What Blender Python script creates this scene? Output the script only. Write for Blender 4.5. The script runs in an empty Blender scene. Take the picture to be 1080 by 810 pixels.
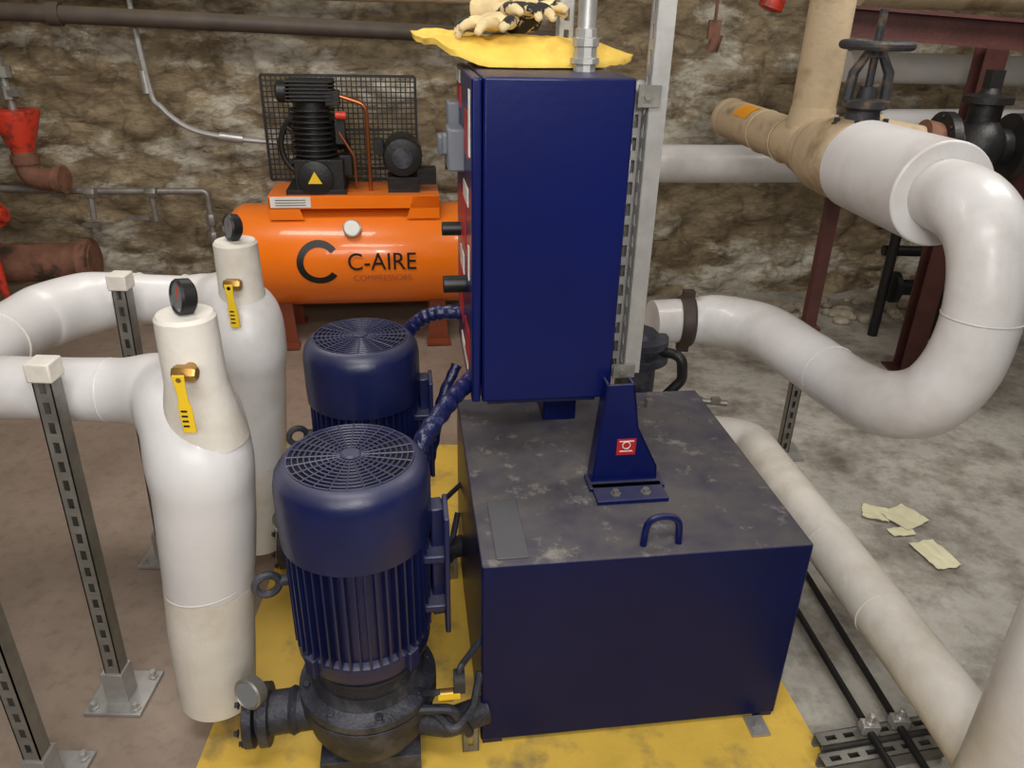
import bpy, bmesh, math, random
from math import sin, cos, pi, radians, sqrt
from mathutils import Vector, Matrix, noise
random.seed(4)
V=Vector
scene=bpy.context.scene
ROT=radians(8.2)

# ------------------------------------------------------------ materials
def mat(name,col,rough=.5,metal=0.,var=.12,vscale=6,bump=0.,bscale=60,dust=None,dustamt=0.,
        col2=None,c2scale=4,c2thr=(.52,.62),coat=0.,spec=.5,detail=6,scuff=None,scuffthr=(.62,.70),scuffscale=26):
    m=bpy.data.materials.new(name); m.use_nodes=True
    nt=m.node_tree; N=nt.nodes; L=nt.links
    b=N['Principled BSDF']
    tc=N.new('ShaderNodeTexCoord')
    def nz(scale,det=detail,rg=.6):
        n=N.new('ShaderNodeTexNoise'); n.inputs['Scale'].default_value=scale
        n.inputs['Detail'].default_value=det; n.inputs['Roughness'].default_value=rg
        L.new(tc.outputs['Object'],n.inputs['Vector']); return n.outputs['Fac']
    def mr(src,a,bb,c=0,d=1):
        n=N.new('ShaderNodeMapRange'); L.new(src,n.inputs[0])
        n.inputs[1].default_value=a;n.inputs[2].default_value=bb;n.inputs[3].default_value=c;n.inputs[4].default_value=d
        return n.outputs[0]
    def mix(f,c1,c2):
        n=N.new('ShaderNodeMix'); n.data_type='RGBA'
        if isinstance(f,float): n.inputs[0].default_value=f
        else: L.new(f,n.inputs[0])
        for i,c in ((6,c1),(7,c2)):
            if isinstance(c,tuple): n.inputs[i].default_value=(*c[:3],1)
            else: L.new(c,n.inputs[i])
        return n.outputs[2]
    def mul(a,bv):
        n=N.new('ShaderNodeMath'); n.operation='MULTIPLY'; L.new(a,n.inputs[0])
        if isinstance(bv,float): n.inputs[1].default_value=bv
        else: L.new(bv,n.inputs[1])
        return n.outputs[0]
    c=mix(mr(nz(vscale),.3,.7),tuple(k*(1-var) for k in col),tuple(min(1,k*(1+var)) for k in col))
    if col2: c=mix(mr(nz(c2scale),c2thr[0],c2thr[1]),c,col2)
    if dust:
        g=N.new('ShaderNodeNewGeometry'); s=N.new('ShaderNodeSeparateXYZ'); L.new(g.outputs['Normal'],s.inputs[0])
        up=mr(s.outputs['Z'],.35,.95)
        d=mul(mul(up,mr(nz(7),.28,.62,.45,1.)),float(dustamt))
        c=mix(d,c,dust)
        if scuff: c=mix(mul(mul(up,mr(nz(scuffscale,8,.7),scuffthr[0],scuffthr[1])),.7),c,scuff)
        r=mr(d,0,1,rough,.8); L.new(r,b.inputs['Roughness'])
    else: b.inputs['Roughness'].default_value=rough
    L.new(c,b.inputs['Base Color'])
    b.inputs['Metallic'].default_value=metal
    b.inputs['Specular IOR Level'].default_value=spec
    b.inputs['Coat Weight'].default_value=coat
    if bump>0:
        bp=N.new('ShaderNodeBump'); bp.inputs['Strength'].default_value=bump; bp.inputs['Distance'].default_value=.01
        L.new(nz(bscale,4),bp.inputs['Height']); L.new(bp.outputs[0],b.inputs['Normal'])
    return m
def sr(r,g,b):
    f=lambda c:(c/255/12.92) if c/255<=.04045 else ((c/255+.055)/1.055)**2.4
    return (f(r),f(g),f(b))
M_navy=mat('navy_paint',sr(8,19,76),.3,var=.12,vscale=5,bump=.04,bscale=40,dust=sr(105,103,108),dustamt=.35,spec=.35)
M_navyd=mat('navy_motor_paint',sr(20,27,68),.32,var=.2,vscale=9,bump=.06,bscale=60,dust=sr(118,116,124),dustamt=.32)
M_tank=mat('navy_tank_dusty',sr(10,19,64),.36,var=.15,vscale=4,bump=.05,bscale=70,dust=sr(94,90,90),dustamt=1.,spec=.22,scuff=sr(150,145,138),scuffthr=(.57,.72),scuffscale=15)
M_cast=mat('dark_cast_iron',sr(46,48,58),.5,.15,var=.3,vscale=20,bump=.3,bscale=80,col2=sr(74,74,82),c2scale=9)
M_black=mat('black_plastic',sr(20,20,22),.45,var=.2)
M_blackm=mat('black_iron',sr(34,33,33),.45,.2,var=.3,bump=.2,bscale=50)
M_white=mat('white_pvc_jacket',sr(214,212,212),.36,var=.05,vscale=4,bump=.10,bscale=20,col2=sr(184,178,170),c2scale=3.5,c2thr=(.48,.8),coat=.1,spec=.4)
M_canvas=mat('white_canvas_wrap',sr(220,215,206),.6,var=.05,vscale=9,bump=.22,bscale=32,col2=sr(192,182,165),c2scale=5,c2thr=(.5,.82))
M_tan=mat('tan_insulation',sr(180,160,130),.7,var=.1,vscale=6,bump=.3,bscale=30,col2=sr(132,108,80),c2scale=6,c2thr=(.54,.72))
M_galv=mat('galvanized_steel',sr(178,177,174),.4,.6,var=.12,vscale=20,bump=.05)
M_galvd=mat('dark_galvanized_steel',sr(134,131,125),.45,.5,var=.25,vscale=15)
M_orange=mat('orange_enamel',sr(250,124,20),.28,var=.05,vscale=3,coat=.4,dust=sr(210,130,66),dustamt=.3)
M_orangel=mat('orange_dark',sr(150,62,15),.5)
M_maroon=mat('maroon_steel',sr(78,42,38),.55,var=.25,vscale=9,bump=.2)
M_rust=mat('rusty_iron',sr(122,84,66),.75,.1,var=.3,vscale=12,bump=.5,bscale=40,col2=sr(74,58,52),c2scale=8)
M_red=mat('red_paint',sr(200,56,36),.45,var=.15,col2=sr(130,50,36),c2scale=18)
M_brass=mat('brass',sr(180,140,75),.35,.7,var=.2)
M_copper=mat('copper',sr(190,110,70),.35,.9)
M_yel=mat('yellow_vinyl',sr(236,196,40),.45,var=.08)
M_cloth=mat('yellow_cloth',sr(238,200,88),.8,var=.12,vscale=14,bump=.4,bscale=30,col2=sr(200,162,76),c2scale=9,c2thr=(.52,.75))
M_glass=mat('gauge_face_white',sr(225,225,220),.3)
M_gface=mat('gauge_face_dim',sr(120,125,128),.15,coat=.6)
M_label=mat('label_white',sr(225,222,215),.5)
M_labelr=mat('label_red',sr(175,34,42),.45)
M_grey=mat('grey_plastic',sr(104,108,116),.45)
M_cuff=mat('corrugated_sleeve',sr(20,26,72),.3,var=.2,bump=.5,bscale=42,col2=sr(76,84,128),c2scale=28,c2thr=(.58,.75))
M_leather=mat('glove_leather',sr(220,198,150),.75,var=.2,vscale=20,bump=.3,bscale=80,col2=sr(34,30,28),c2scale=9,c2thr=(.53,.55))
M_conc=mat('old_stone',sr(180,170,150),.9,var=.3,vscale=20,bump=.5)
M_paper=mat('old_paper',sr(230,225,190),.8,var=.06,vscale=14)
M_pad=mat('yellow_floor_paint',sr(224,186,78),.6,var=.12,vscale=5,bump=.15,bscale=40,col2=sr(150,128,82),c2scale=6,c2thr=(.52,.70))
M_hole=mat('slot_black',sr(8,8,10),.8)

# ------------------------------------------------------------ mesh tools
CUR=None
def group(name,loc=(0,0,0),rz=0.):
    global CUR
    e=bpy.data.objects.new(name,None); e.empty_display_size=.1
    e.location=loc; e.rotation_euler=(0,0,rz); bpy.context.collection.objects.link(e); CUR=e; return e
def top():
    global CUR; CUR=None
def frame(p,z,x=None):
    z=V(z).normalized()
    if x is None: x=V((1,0,0)) if abs(z.x)<.9 else V((0,1,0))
    x=V(x); x=(x-z*x.dot(z)).normalized(); y=z.cross(x)
    M=Matrix((x,y,z)).transposed().to_4x4(); M.translation=V(p); return M
def fillet(pts,R,n=8):
    pts=[V(p) for p in pts]; out=[pts[0]]
    for i in range(1,len(pts)-1):
        a,b,c=pts[i-1],pts[i],pts[i+1]
        d1=(a-b); d2=(c-b); l1=d1.length; l2=d2.length; d1/=l1; d2/=l2
        ang=d1.angle(d2); t=min(R/math.tan(ang/2),l1*.48,l2*.48)
        p0=b+d1*t; p2=b+d2*t
        for k in range(n+1):
            s=k/n; out.append(p0*(1-s)**2+b*2*s*(1-s)+p2*s*s)
    out.append(pts[-1]); return out
def crom(pts,rad,sub=7):
    P=[V(p) for p in pts]; n=len(P); out=[];ro=[]
    for i in range(n-1):
        p0=P[max(i-1,0)];p1=P[i];p2=P[i+1];p3=P[min(i+2,n-1)]
        for k in range(sub):
            t=k/sub
            out.append(.5*((2*p1)+(p2-p0)*t+(2*p0-5*p1+4*p2-p3)*t*t+(3*p1-p0-3*p2+p3)*t**3))
            s=t*t*(3-2*t); ro.append(rad[i]*(1-s)+rad[i+1]*s)
    out.append(P[-1]); ro.append(rad[-1]); return out,ro
class MB:
    def __init__(s): s.v=[]; s.f=[]
    def add(s,vs,fs):
        o=len(s.v); s.v+= [tuple(v) for v in vs]; s.f+=[tuple(i+o for i in f) for f in fs]; return s
    def box(s,c,sz,M=None,rz=0.):
        if M is None: M=Matrix.Identity(4)
        if rz: M=M@Matrix.Translation(V(c))@Matrix.Rotation(rz,4,'Z')@Matrix.Translation(-V(c))
        x,y,z=[k/2 for k in sz]; c=V(c)
        vs=[M@(c+V((i*x,j*y,k*z))) for i in(-1,1) for j in(-1,1) for k in(-1,1)]
        return s.add(vs,[(0,1,3,2),(4,6,7,5),(0,4,5,1),(2,3,7,6),(0,2,6,4),(1,5,7,3)])
    def sweep(s,pts,rad,seg=24,cap=True,closed=False):
        pts=[V(p) for p in pts]; n=len(pts)
        if not hasattr(rad,'__len__'): rad=[rad]*n
        T=[]
        for i in range(n):
            if closed: t=pts[(i+1)%n]-pts[i-1]
            else: t=pts[min(i+1,n-1)]-pts[max(i-1,0)]
            T.append(t.normalized())
        x=T[0].orthogonal().normalized(); vs=[];fs=[]
        for i in range(n):
            x=(x-T[i]*x.dot(T[i])).normalized(); y=T[i].cross(x)
            for k in range(seg):
                a=2*pi*k/seg; vs.append(pts[i]+(x*cos(a)+y*sin(a))*rad[i])
        m=n if closed else n-1
        for i in range(m):
            for k in range(seg):
                a=i*seg+k;b=i*seg+(k+1)%seg;c=((i+1)%n)*seg+(k+1)%seg;d=((i+1)%n)*seg+k
                fs.append((a,b,c,d))
        if cap and not closed:
            fs.append(tuple(range(seg))[::-1]); fs.append(tuple((n-1)*seg+k for k in range(seg)))
        return s.add(vs,fs)
    def cyl(s,p0,p1,r0,r1=None,seg=24):
        return s.sweep([p0,p1],[r0,r0 if r1 is None else r1],seg)
    def lathe(s,prof,M=None,seg=40,cap=True):
        if M is None: M=Matrix.Identity(4)
        elif not isinstance(M,Matrix): M=Matrix.Translation(V(M))
        vs=[];fs=[];n=len(prof)
        for r,z in prof:
            for k in range(seg):
                a=2*pi*k/seg; vs.append(M@V((r*cos(a),r*sin(a),z)))
        for i in range(n-1):
            for k in range(seg):
                fs.append((i*seg+k,i*seg+(k+1)%seg,(i+1)*seg+(k+1)%seg,(i+1)*seg+k))
        if cap:
            fs.append(tuple(range(seg))[::-1]); fs.append(tuple((n-1)*seg+k for k in range(seg)))
        return s.add(vs,fs)
    def torus(s,M,R,r,seg=32,ss=10,a0=0,a1=2*pi):
        if not isinstance(M,Matrix): M=Matrix.Translation(V(M))
        full=abs(a1-a0-2*pi)<1e-6; n=seg if full else seg+1
        pts=[M@V((R*cos(a0+(a1-a0)*k/seg),R*sin(a0+(a1-a0)*k/seg),0)) for k in range(n)]
        return s.sweep(pts,r,ss,closed=full)
    def prism(s,poly,h,M=None):
        if M is None: M=Matrix.Identity(4)
        n=len(poly); vs=[M@V((p[0],p[1],0)) for p in poly]+[M@V((p[0],p[1],h)) for p in poly]
        fs=[tuple(range(n))[::-1],tuple(range(n,2*n))]+[(i,(i+1)%n,n+(i+1)%n,n+i) for i in range(n)]
        return s.add(vs,fs)
    def ball(s,c,r,sc=(1,1,1),seg=20,M=None):
        n=12; vs=[];fs=[];c=V(c)
        if M is None: M=Matrix.Identity(3)
        for i in range(n+1):
            ph=pi*i/n
            for k in range(seg):
                a=2*pi*k/seg; vs.append(c+M@V((max(sin(ph),1e-4)*cos(a)*r*sc[0],max(sin(ph),1e-4)*sin(a)*r*sc[1],cos(ph)*r*sc[2])))
        for i in range(n):
            for k in range(seg): fs.append((i*seg+k,(i+1)*seg+k,(i+1)*seg+(k+1)%seg,i*seg+(k+1)%seg))
        return s.add(vs,fs)
    def make(s,name,m,bevel=0.,smooth=True,ang=35,parent=True):
        me=bpy.data.meshes.new(name); me.from_pydata(s.v,[],s.f)
        bm=bmesh.new(); bm.from_mesh(me); bmesh.ops.recalc_face_normals(bm,faces=bm.faces); bm.to_mesh(me); bm.free()
        me.materials.append(m)
        if smooth:
            for p in me.polygons: p.use_smooth=True
            me.set_sharp_from_angle(angle=radians(ang))
        o=bpy.data.objects.new(name,me); bpy.context.collection.objects.link(o)
        if parent and CUR: o.parent=CUR
        if bevel:
            b=o.modifiers.new('bevel','BEVEL'); b.width=bevel; b.segments=2; b.limit_method='ANGLE'; b.angle_limit=radians(50)
        return o
def strut(mb,p0,p1,nrm,w=.041,slots=True):
    """unistrut channel: slotted web on the +nrm side"""
    p0=V(p0);p1=V(p1); L=(p1-p0).length; z=(p1-p0).normalized()
    M=frame(p0,z,V(nrm)); t=.003
    mb.box((0,w/2-t/2,L/2),(w,t,L),M); mb.box((0,-w/2+t/2,L/2),(w,t,L),M)
    mb.box((-w/2+t/2,w/2-.006,L/2),(t,.009,L),M); mb.box((-w/2+t/2,-w/2+.006,L/2),(t,.009,L),M)
    x=w/2-t/2; sw=.014
    if slots:
        e=(w-sw)/2
        mb.box((x,(sw+e)/2,L/2),(t,e,L),M); mb.box((x,-(sw+e)/2,L/2),(t,e,L),M)
        q=0.
        while q<L:
            h=min(.021,L-q); mb.box((x,0,q+h/2),(t,sw,h),M); q+=.05
    else: mb.box((x,0,L/2),(t,w,L),M)
def bolt(mb,p,d=(0,0,1),r=.009,h=.008):
    mb.lathe([(r*1.6,0),(r*1.6,h*.25),(r,h*.25),(r,h)],frame(p,d),6)

# ------------------------------------------------------------ camera
cd=bpy.data.cameras.new('camera'); cam=bpy.data.objects.new('camera',cd); bpy.context.collection.objects.link(cam)
cd.sensor_width=36; cd.lens=811/1080*36; cd.clip_start=.05
cam.matrix_world=Matrix.Translation((0,0,1.7))@Matrix.Rotation(radians(63.9),4,'X')@Matrix.Rotation(radians(1.4),4,'Z')
scene.camera=cam

# ------------------------------------------------------------ room
def nodemat(name):
    m=bpy.data.materials.new(name); m.use_nodes=True; nt=m.node_tree
    return m,nt,nt.nodes,nt.links,nt.nodes['Principled BSDF']
def wall_material():
    m,nt,N,L,b=nodemat('rubble_wall'); tc=N.new('ShaderNodeTexCoord')
    st=N.new('ShaderNodeMapping'); st.inputs['Scale'].default_value=(.75,1,1.7); L.new(tc.outputs['Object'],st.inputs[0])
    def nz(s,d=8,r=.65,src=None):
        n=N.new('ShaderNodeTexNoise'); n.inputs['Scale'].default_value=s;n.inputs['Detail'].default_value=d;n.inputs['Roughness'].default_value=r
        L.new(src or st.outputs[0],n.inputs['Vector']); return n.outputs['Fac']
    def ramp(src,st_):
        n=N.new('ShaderNodeValToRGB'); L.new(src,n.inputs[0]); e=n.color_ramp.elements
        while len(e)<len(st_): e.new(.5)
        for i,(p,c) in enumerate(st_): e[i].position=p; e[i].color=(*c,1)
        return n.outputs[0]
    def mix(f,a,c,mode='MIX'):
        n=N.new('ShaderNodeMix'); n.data_type='RGBA'; n.blend_type=mode
        if isinstance(f,float): n.inputs[0].default_value=f
        else: L.new(f,n.inputs[0])
        for i,k in ((6,a),(7,c)):
            if isinstance(k,tuple): n.inputs[i].default_value=(*k,1)
            else: L.new(k,n.inputs[i])
        return n.outputs[2]
    base=ramp(nz(2.6,10,.7),[(.30,sr(82,68,51)),(.42,sr(130,113,88)),(.54,sr(163,147,118)),(.68,sr(132,116,90))])
    patch=ramp(nz(1.5,12,.72),[(.50,(0,0,0)),(.565,(1,1,1))])
    wht=ramp(nz(7),[(.3,sr(168,159,140)),(.6,sr(218,212,196))])
    c=mix(patch,base,wht)
    v=N.new('ShaderNodeTexVoronoi'); v.feature='DISTANCE_TO_EDGE'; v.inputs['Scale'].default_value=3.2
    mp=N.new('ShaderNodeMapping'); mp.inputs['Scale'].default_value=(.8,1,1.9)
    dn=N.new('ShaderNodeTexNoise'); dn.inputs['Scale'].default_value=5; L.new(tc.outputs['Object'],dn.inputs['Vector'])
    av=N.new('ShaderNodeVectorMath'); av.operation='MULTIPLY_ADD'; L.new(dn.outputs['Color'],av.inputs[0]); av.inputs[1].default_value=(.3,.3,.3); L.new(tc.outputs['Object'],av.inputs[2])
    L.new(av.outputs[0],mp.inputs[0]); L.new(mp.outputs[0],v.inputs['Vector'])
    edge=ramp(v.outputs['Distance'],[(0.,(.34,.30,.26)),(.07,(1,1,1))])
    c=mix(.45,c,edge,'MULTIPLY')
    c=mix(.6,c,ramp(nz(20,8,.7),[(.34,(.38,.35,.31)),(.52,(1,1,1))]),'MULTIPLY')
    c=mix(.75,c,ramp(nz(.95,6,.6),[(.38,(.42,.38,.33)),(.56,(1,1,1))]),'MULTIPLY')
    L.new(c,b.inputs['Base Color']); b.inputs['Roughness'].default_value=.9
    bp=N.new('ShaderNodeBump'); bp.inputs['Strength'].default_value=.8; bp.inputs['Distance'].default_value=.03
    L.new(nz(12,10,.7),bp.inputs['Height']); L.new(bp.outputs[0],b.inputs['Normal'])
    return m
M_wall=wall_material()
def floor_material():
    m,nt,N,L,b=nodemat('old_concrete_floor'); tc=N.new('ShaderNodeTexCoord')
    def nz(s,d=8,r=.65):
        n=N.new('ShaderNodeTexNoise'); n.inputs['Scale'].default_value=s;n.inputs['Detail'].default_value=d;n.inputs['Roughness'].default_value=r
        L.new(tc.outputs['Object'],n.inputs['Vector']); return n.outputs['Fac']
    def ramp(src,st):
        n=N.new('ShaderNodeValToRGB'); L.new(src,n.inputs[0]); e=n.color_ramp.elements
        while len(e)<len(st): e.new(.5)
        for i,(p,c) in enumerate(st): e[i].position=p; e[i].color=(*c,1)
        return n.outputs[0]
    def mix(f,a,c,mode='MIX'):
        n=N.new('ShaderNodeMix'); n.data_type='RGBA'; n.blend_type=mode
        if isinstance(f,float): n.inputs[0].default_value=f
        else: L.new(f,n.inputs[0])
        L.new(a,n.inputs[6]); L.new(c,n.inputs[7]); return n.outputs[2]
    left=ramp(nz(2.2),[(.3,sr(132,116,103)),(.6,sr(154,138,124))])
    right=ramp(nz(3.0,10,.7),[(.34,sr(108,101,92)),(.46,sr(154,148,138)),(.56,sr(186,182,173)),(.7,sr(166,159,148))])
    sp=N.new('ShaderNodeSeparateXYZ'); L.new(tc.outputs['Object'],sp.inputs[0])
    ad=N.new('ShaderNodeMath'); ad.operation='MULTIPLY_ADD'; L.new(nz(1.5),ad.inputs[0]); ad.inputs[1].default_value=.8; L.new(sp.outputs['X'],ad.inputs[2])
    mr=N.new('ShaderNodeMapRange'); L.new(ad.outputs[0],mr.inputs[0]); mr.inputs[1].default_value=.2; mr.inputs[2].default_value=1.
    c=mix(mr.outputs[0],left,right)
    c=mix(.45,c,ramp(nz(22,8),[(.3,(.5,.47,.43)),(.5,(1,1,1))]),'MULTIPLY')
    L.new(c,b.inputs['Base Color']); b.inputs['Roughness'].default_value=.55
    bp=N.new('ShaderNodeBump'); bp.inputs['Strength'].default_value=.25; bp.inputs['Distance'].default_value=.01
    L.new(nz(30,8),bp.inputs['Height']); L.new(bp.outputs[0],b.inputs['Normal'])
    return m
M_floor=floor_material()
M_ceil=mat('ceiling_plaster',sr(130,122,108),.9,var=.2,vscale=2)

top()
RW=Matrix.Translation((0,4.74,0))@Matrix.Rotation(ROT,4,'Z')
nx,nzv=330,110; W0,W1,HH=-4.2,4.6,2.9
vs=[];fs=[]
for j in range(nzv+1):
    for i in range(nx+1):
        x=W0+(W1-W0)*i/nx; z=HH*j/nzv
        q=V((x*3.2+.5*noise.noise(V((x*3,z*3,1))),z*5.5+.5*noise.noise(V((x*3,z*3,7))),0))
        d,_=noise.voronoi(q)
        h=.055*min(1,(d[1]-d[0])*2.2)+.03*noise.fractal(V((x*4,z*4,3)),1,2,5)
        vs.append((x,-h,z))
for j in range(nzv):
    for i in range(nx):
        a=j*(nx+1)+i; fs.append((a,a+1,a+nx+2,a+nx+1))
w=MB().add(vs,fs).make('wall_back',M_wall,ang=60); w.matrix_world=RW
MB().box((.2,1.6,-.05),(9.6,8.,.1)).make('floor',M_floor)
MB().box((.2,1.6,2.95),(9.6,8.,.1)).make('ceiling',M_ceil)
MB().box((-4.1,1.5,1.45),(.1,8,2.9)).make('wall_left',M_wall)
MB().box((4.6,1.8,1.45),(.1,8,2.9)).make('wall_right',M_wall)
MB().box((.2,-2.4,1.45),(9.4,.1,2.9)).make('wall_front',M_wall)
MB().prism([(-.735,.7),(.84,.7),(.84,1.2),(.60,2.85),(-.80,2.85)],.006).make('yellow_floor_pad',M_pad,smooth=False)

# ------------------------------------------------------------ reservoir tank
TL=(-.057,1.358,0)
group('hydraulic_reservoir_tank',TL,ROT)
W,D,H=.788,.82,.578
MB().box((W/2,D/2,.02+(H-.02)/2),(W,D,H-.02)).make('tank_body',M_tank,bevel=.005)
m=MB()
for a in (.03,W-.03):
    for b_ in (.05,D-.05): m.box((a,b_,.014),(.05,.09,.016))
m.make('tank_skids',M_navyd)
m=MB(); m.box((W-.06,-.03,.011),(.05,.06,.008)); bolt(m,(W-.06,-.035,.015),h=.016); m.make('anchor_tab',M_galv)
m=MB(); m.box((.073,.135,H+.002),(.075,.228,.004)); m.make('cover_plate',mat('cover_plate_grey',sr(76,75,80),.6,dust=sr(90,89,92),dustamt=.6),bevel=.002)
m=MB(); m.sweep(fillet([(.382,.04,H-.005),(.386,.04,H+.078),(.462,.04,H+.078),(.468,.04,H-.005)],.05),.0085,10); m.make('lifting_handle',M_navy)
m=MB()
for a,b_ in ((.56,.70),(.70,.62),(.62,.44),(.60,.35),(.05,.5),(.1,.56),(.5,.72)): bolt(m,(a,b_,H),r=.005,h=.008)
m.box((.60,.72,H+.012),(.02,.02,.024))
m.make('lid_screws',M_galvd)
m=MB(); m.box((.405,.245,H+.006),(.185,.08,.012)); m.box((.405,.30,H+.006),(.20,.07,.012))
Mp=Matrix(((1,0,0,.003),(0,0,1,.295),(0,1,0,0),(0,0,0,1)))
m.prism([(.312,H+.01),(.488,H+.01),(.486,H+.05),(.425,H+.17),(.405,.87),(.335,.87),(.322,H+.1)],.008,Mp)
m.prism([(.312,H+.01),(.318,H+.01),(.342,.87),(.335,.87)],.05,Mp)
m.prism([(.482,H+.01),(.488,H+.01),(.486,H+.05),(.425,H+.17),(.405,.87),(.398,.87),(.418,H+.17),(.480,H+.05)],.05,Mp)
m.make('cabinet_bracket',M_navy,bevel=.0015)
m=MB()
for a in (.365,.445): bolt(m,(a,.235,H+.012),r=.009,h=.012)
m.make('bracket_bolts',M_galvd)
MB().box((.40,.2935,H+.115),(.05,.002,.047)).make('warning_tag',M_labelr)
m=MB(); m.torus(frame((.40,.292,H+.12),(0,-1,0)),.010,.0012,20,6); m.box((.40,.2922,H+.103),(.034,.001,.003)); m.box((.40,.2922,H+.132),(.038,.001,.003)); m.make('tag_print',M_label)
m=MB(); m.box((.30,.73,(H+.80)/2),(.10,.14,.81-H)); m.make('cabinet_pedestal',M_navy,bevel=.004)

# ------------------------------------------------------------ control cabinet
group('electrical_control_cabinet',TL,ROT)
a0,a1,b0,b1,z0,z1=.032,.36,.343,.80,.812,1.57
MB().box(((a0+a1)/2,(b0+b1)/2,(z0+z1)/2),(a1-a0,b1-b0,z1-z0)).make('enclosure',M_navy,bevel=.006)
MB().box((.018,(b0+b1)/2,(z0+z1)/2),(.022,b1-b0+.004,z1-z0-.004)).make('door',M_navy,bevel=.005)
m=MB(); m.box((.19,.56,z0-.012),(.28,.36,.024)); m.make('bottom_gland_plate',M_navyd)
m=MB()
m.box((-.008,.72,1.455),(.034,.07,.06)); m.box((-.012,.58,1.39),(.044,.09,.10)); m.box((-.034,.58,1.40),(.02,.03,.05)); m.box((-.02,.70,1.38),(.06,.06,.05))
m.make('disconnect_switches',M_grey,bevel=.006)
m=MB()
m.cyl((.01,.66,1.17),(-.045,.66,1.17),.018); m.cyl((.01,.53,1.06),(-.05,.53,1.06),.022); m.cyl((.01,.72,1.33),(-.03,.72,1.33),.018)
m.make('selector_knobs',M_black,bevel=.002)
m=MB()
for (b_,z,w_,h) in ((.47,1.44,.10,.10),(.60,1.22,.20,.12),(.47,.93,.12,.09),(.66,1.00,.14,.14),(.70,1.50,.12,.05)): m.box((.006,b_,z),(.002,w_,h))
m.make('danger_labels',M_labelr)
m=MB()
for (b_,z,w_,h) in ((.72,1.545,.1,.03),(.40,1.47,.03,.14),(.50,1.30,.14,.04),(.62,1.10,.12,.05),(.42,1.15,.03,.08),(.55,.87,.2,.03)): m.box((.006,b_,z),(.002,w_,h))
m.make('white_labels',M_label)

group('strut_channel_frame',TL,ROT)
m=MB(); strut(m,(.412,.372,.875),(.412,.372,2.88),(-1,-.0,0)); strut(m,(.382,.43,.84),(.382,.43,1.56),(0,-1,0))
strut(m,(.30,.86,.0),(.30,.86,2.88),(0,-1,0))
m.make('strut_channels',M_galv)
m=MB(); m.box((.39,.345,1.535),(.05,.006,.045)); m.box((.39,.345,.885),(.055,.008,.035)); bolt(m,(.385,.342,1.535),(0,-1,0)); bolt(m,(.385,.341,.885),(0,-1,0)); m.make('strut_brackets',M_galvd)
group('vertical_conduit',TL,ROT)
m=MB(); m.cyl((.285,.53,1.57),(.285,.53,2.88),.021); m.make('conduit',M_galv)
m=MB(); m.lathe([(.026,1.57),(.026,1.585),(.034,1.587),(.034,1.598),(.027,1.60),(.027,1.622),(.031,1.624),(.031,1.64),(.025,1.642),(.025,1.66),(.019,1.662)],(.285,.53,0),10); m.make('conduit_hub',M_galv)

# ------------------------------------------------------------ yellow cloth and gloves
def cloth():
    vs=[];fs=[];n=18;k=72
    for i in range(n+1):
        r=i/n
        for j in range(k):
            a=2*pi*j/k
            R=1+.05*sin(3*a+1)+.03*sin(5*a)+.015*sin(11*a)
            x=r*R*.272*cos(a)-.01; y=r*R*.150*sin(a)
            z=.058*(1-r**3)+.010*noise.noise(V((x*12,y*18,1)))+.006*noise.noise(V((x*35,y*30,5)))
            z+= .052*max(0,(-x-.10))/.16*(r) + .010*max(0,x-.16)/.1
            z=max(z,.003)
            vs.append((x,y,z+.010))
    vs2=[(v[0]*.985,v[1]*.985,max(v[2]-.014,.002)) for v in vs]; o=len(vs)
    for i in range(n):
        for j in range(k):
            f=(i*k+j,i*k+(j+1)%k,(i+1)*k+(j+1)%k,(i+1)*k+j); fs.append(f)
            fs.append(tuple(q+o for q in f[::-1]))
    for j in range(k):
        fs.append((n*k+j,n*k+(j+1)%k,o+n*k+(j+1)%k,o+n*k+j))
    return vs+vs2,fs
top()
vs,fs=cloth(); cl=MB().add(vs,fs).make('yellow_cloth',M_cloth,ang=70)
TM=Matrix.Translation(TL)@Matrix.Rotation(ROT,4,'Z')
cl.matrix_world=TM@Matrix.Translation((.172,.705,1.572))
def glove(loc,rz,ry,flip):
    m=MB()
    m.ball((0,0,0),.048,(1.15,1.,.45)); m.ball((-.045,0,0),.040,(1.2,.95,.55)); m.sweep([(-.05,0,0),(-.12,0,.006)],[.036,.044],18)
    for i,(y,l,c_) in enumerate(((.038,.072,.9),(.013,.086,.6),(-.013,.082,1.0),(-.037,.064,1.2))):
        p=[V((.03,y,0))]; a=.25; s=l/3
        for k in range(3):
            a-=c_*.42*(.6+k*.3); p.append(p[-1]+V((cos(a)*s,(y*.22)*.4,sin(a)*s+ .005)))
        P,R=crom(p,[.0135,.0135,.013,.0095],4); m.sweep(P,R,12); m.ball(P[-1],.010)
    s=1 if flip else -1
    P,R=crom([(-.02,.03*s,-.002),(.005,.062*s,.002),(.03,.082*s,.004),(.052,.086*s,-.004)],[.018,.016,.014,.010],4); m.sweep(P,R,12); m.ball(P[-1],.0105)
    o=m.make('work_glove',M_leather)
    r=o.modifiers.new('r','REMESH'); r.mode='VOXEL'; r.voxel_size=.0035; r.use_smooth_shade=True
    sm=o.modifiers.new('s','SMOOTH'); sm.factor=.5; sm.iterations=3
    o.matrix_world=TM@Matrix.Translation(loc)@Matrix.Rotation(rz,4,'Z')@Matrix.Rotation(ry,4,'Y')
glove((.09,.66,1.668),radians(215),.12,True)
glove((.155,.69,1.694),radians(-40),-.02,False)

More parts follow.
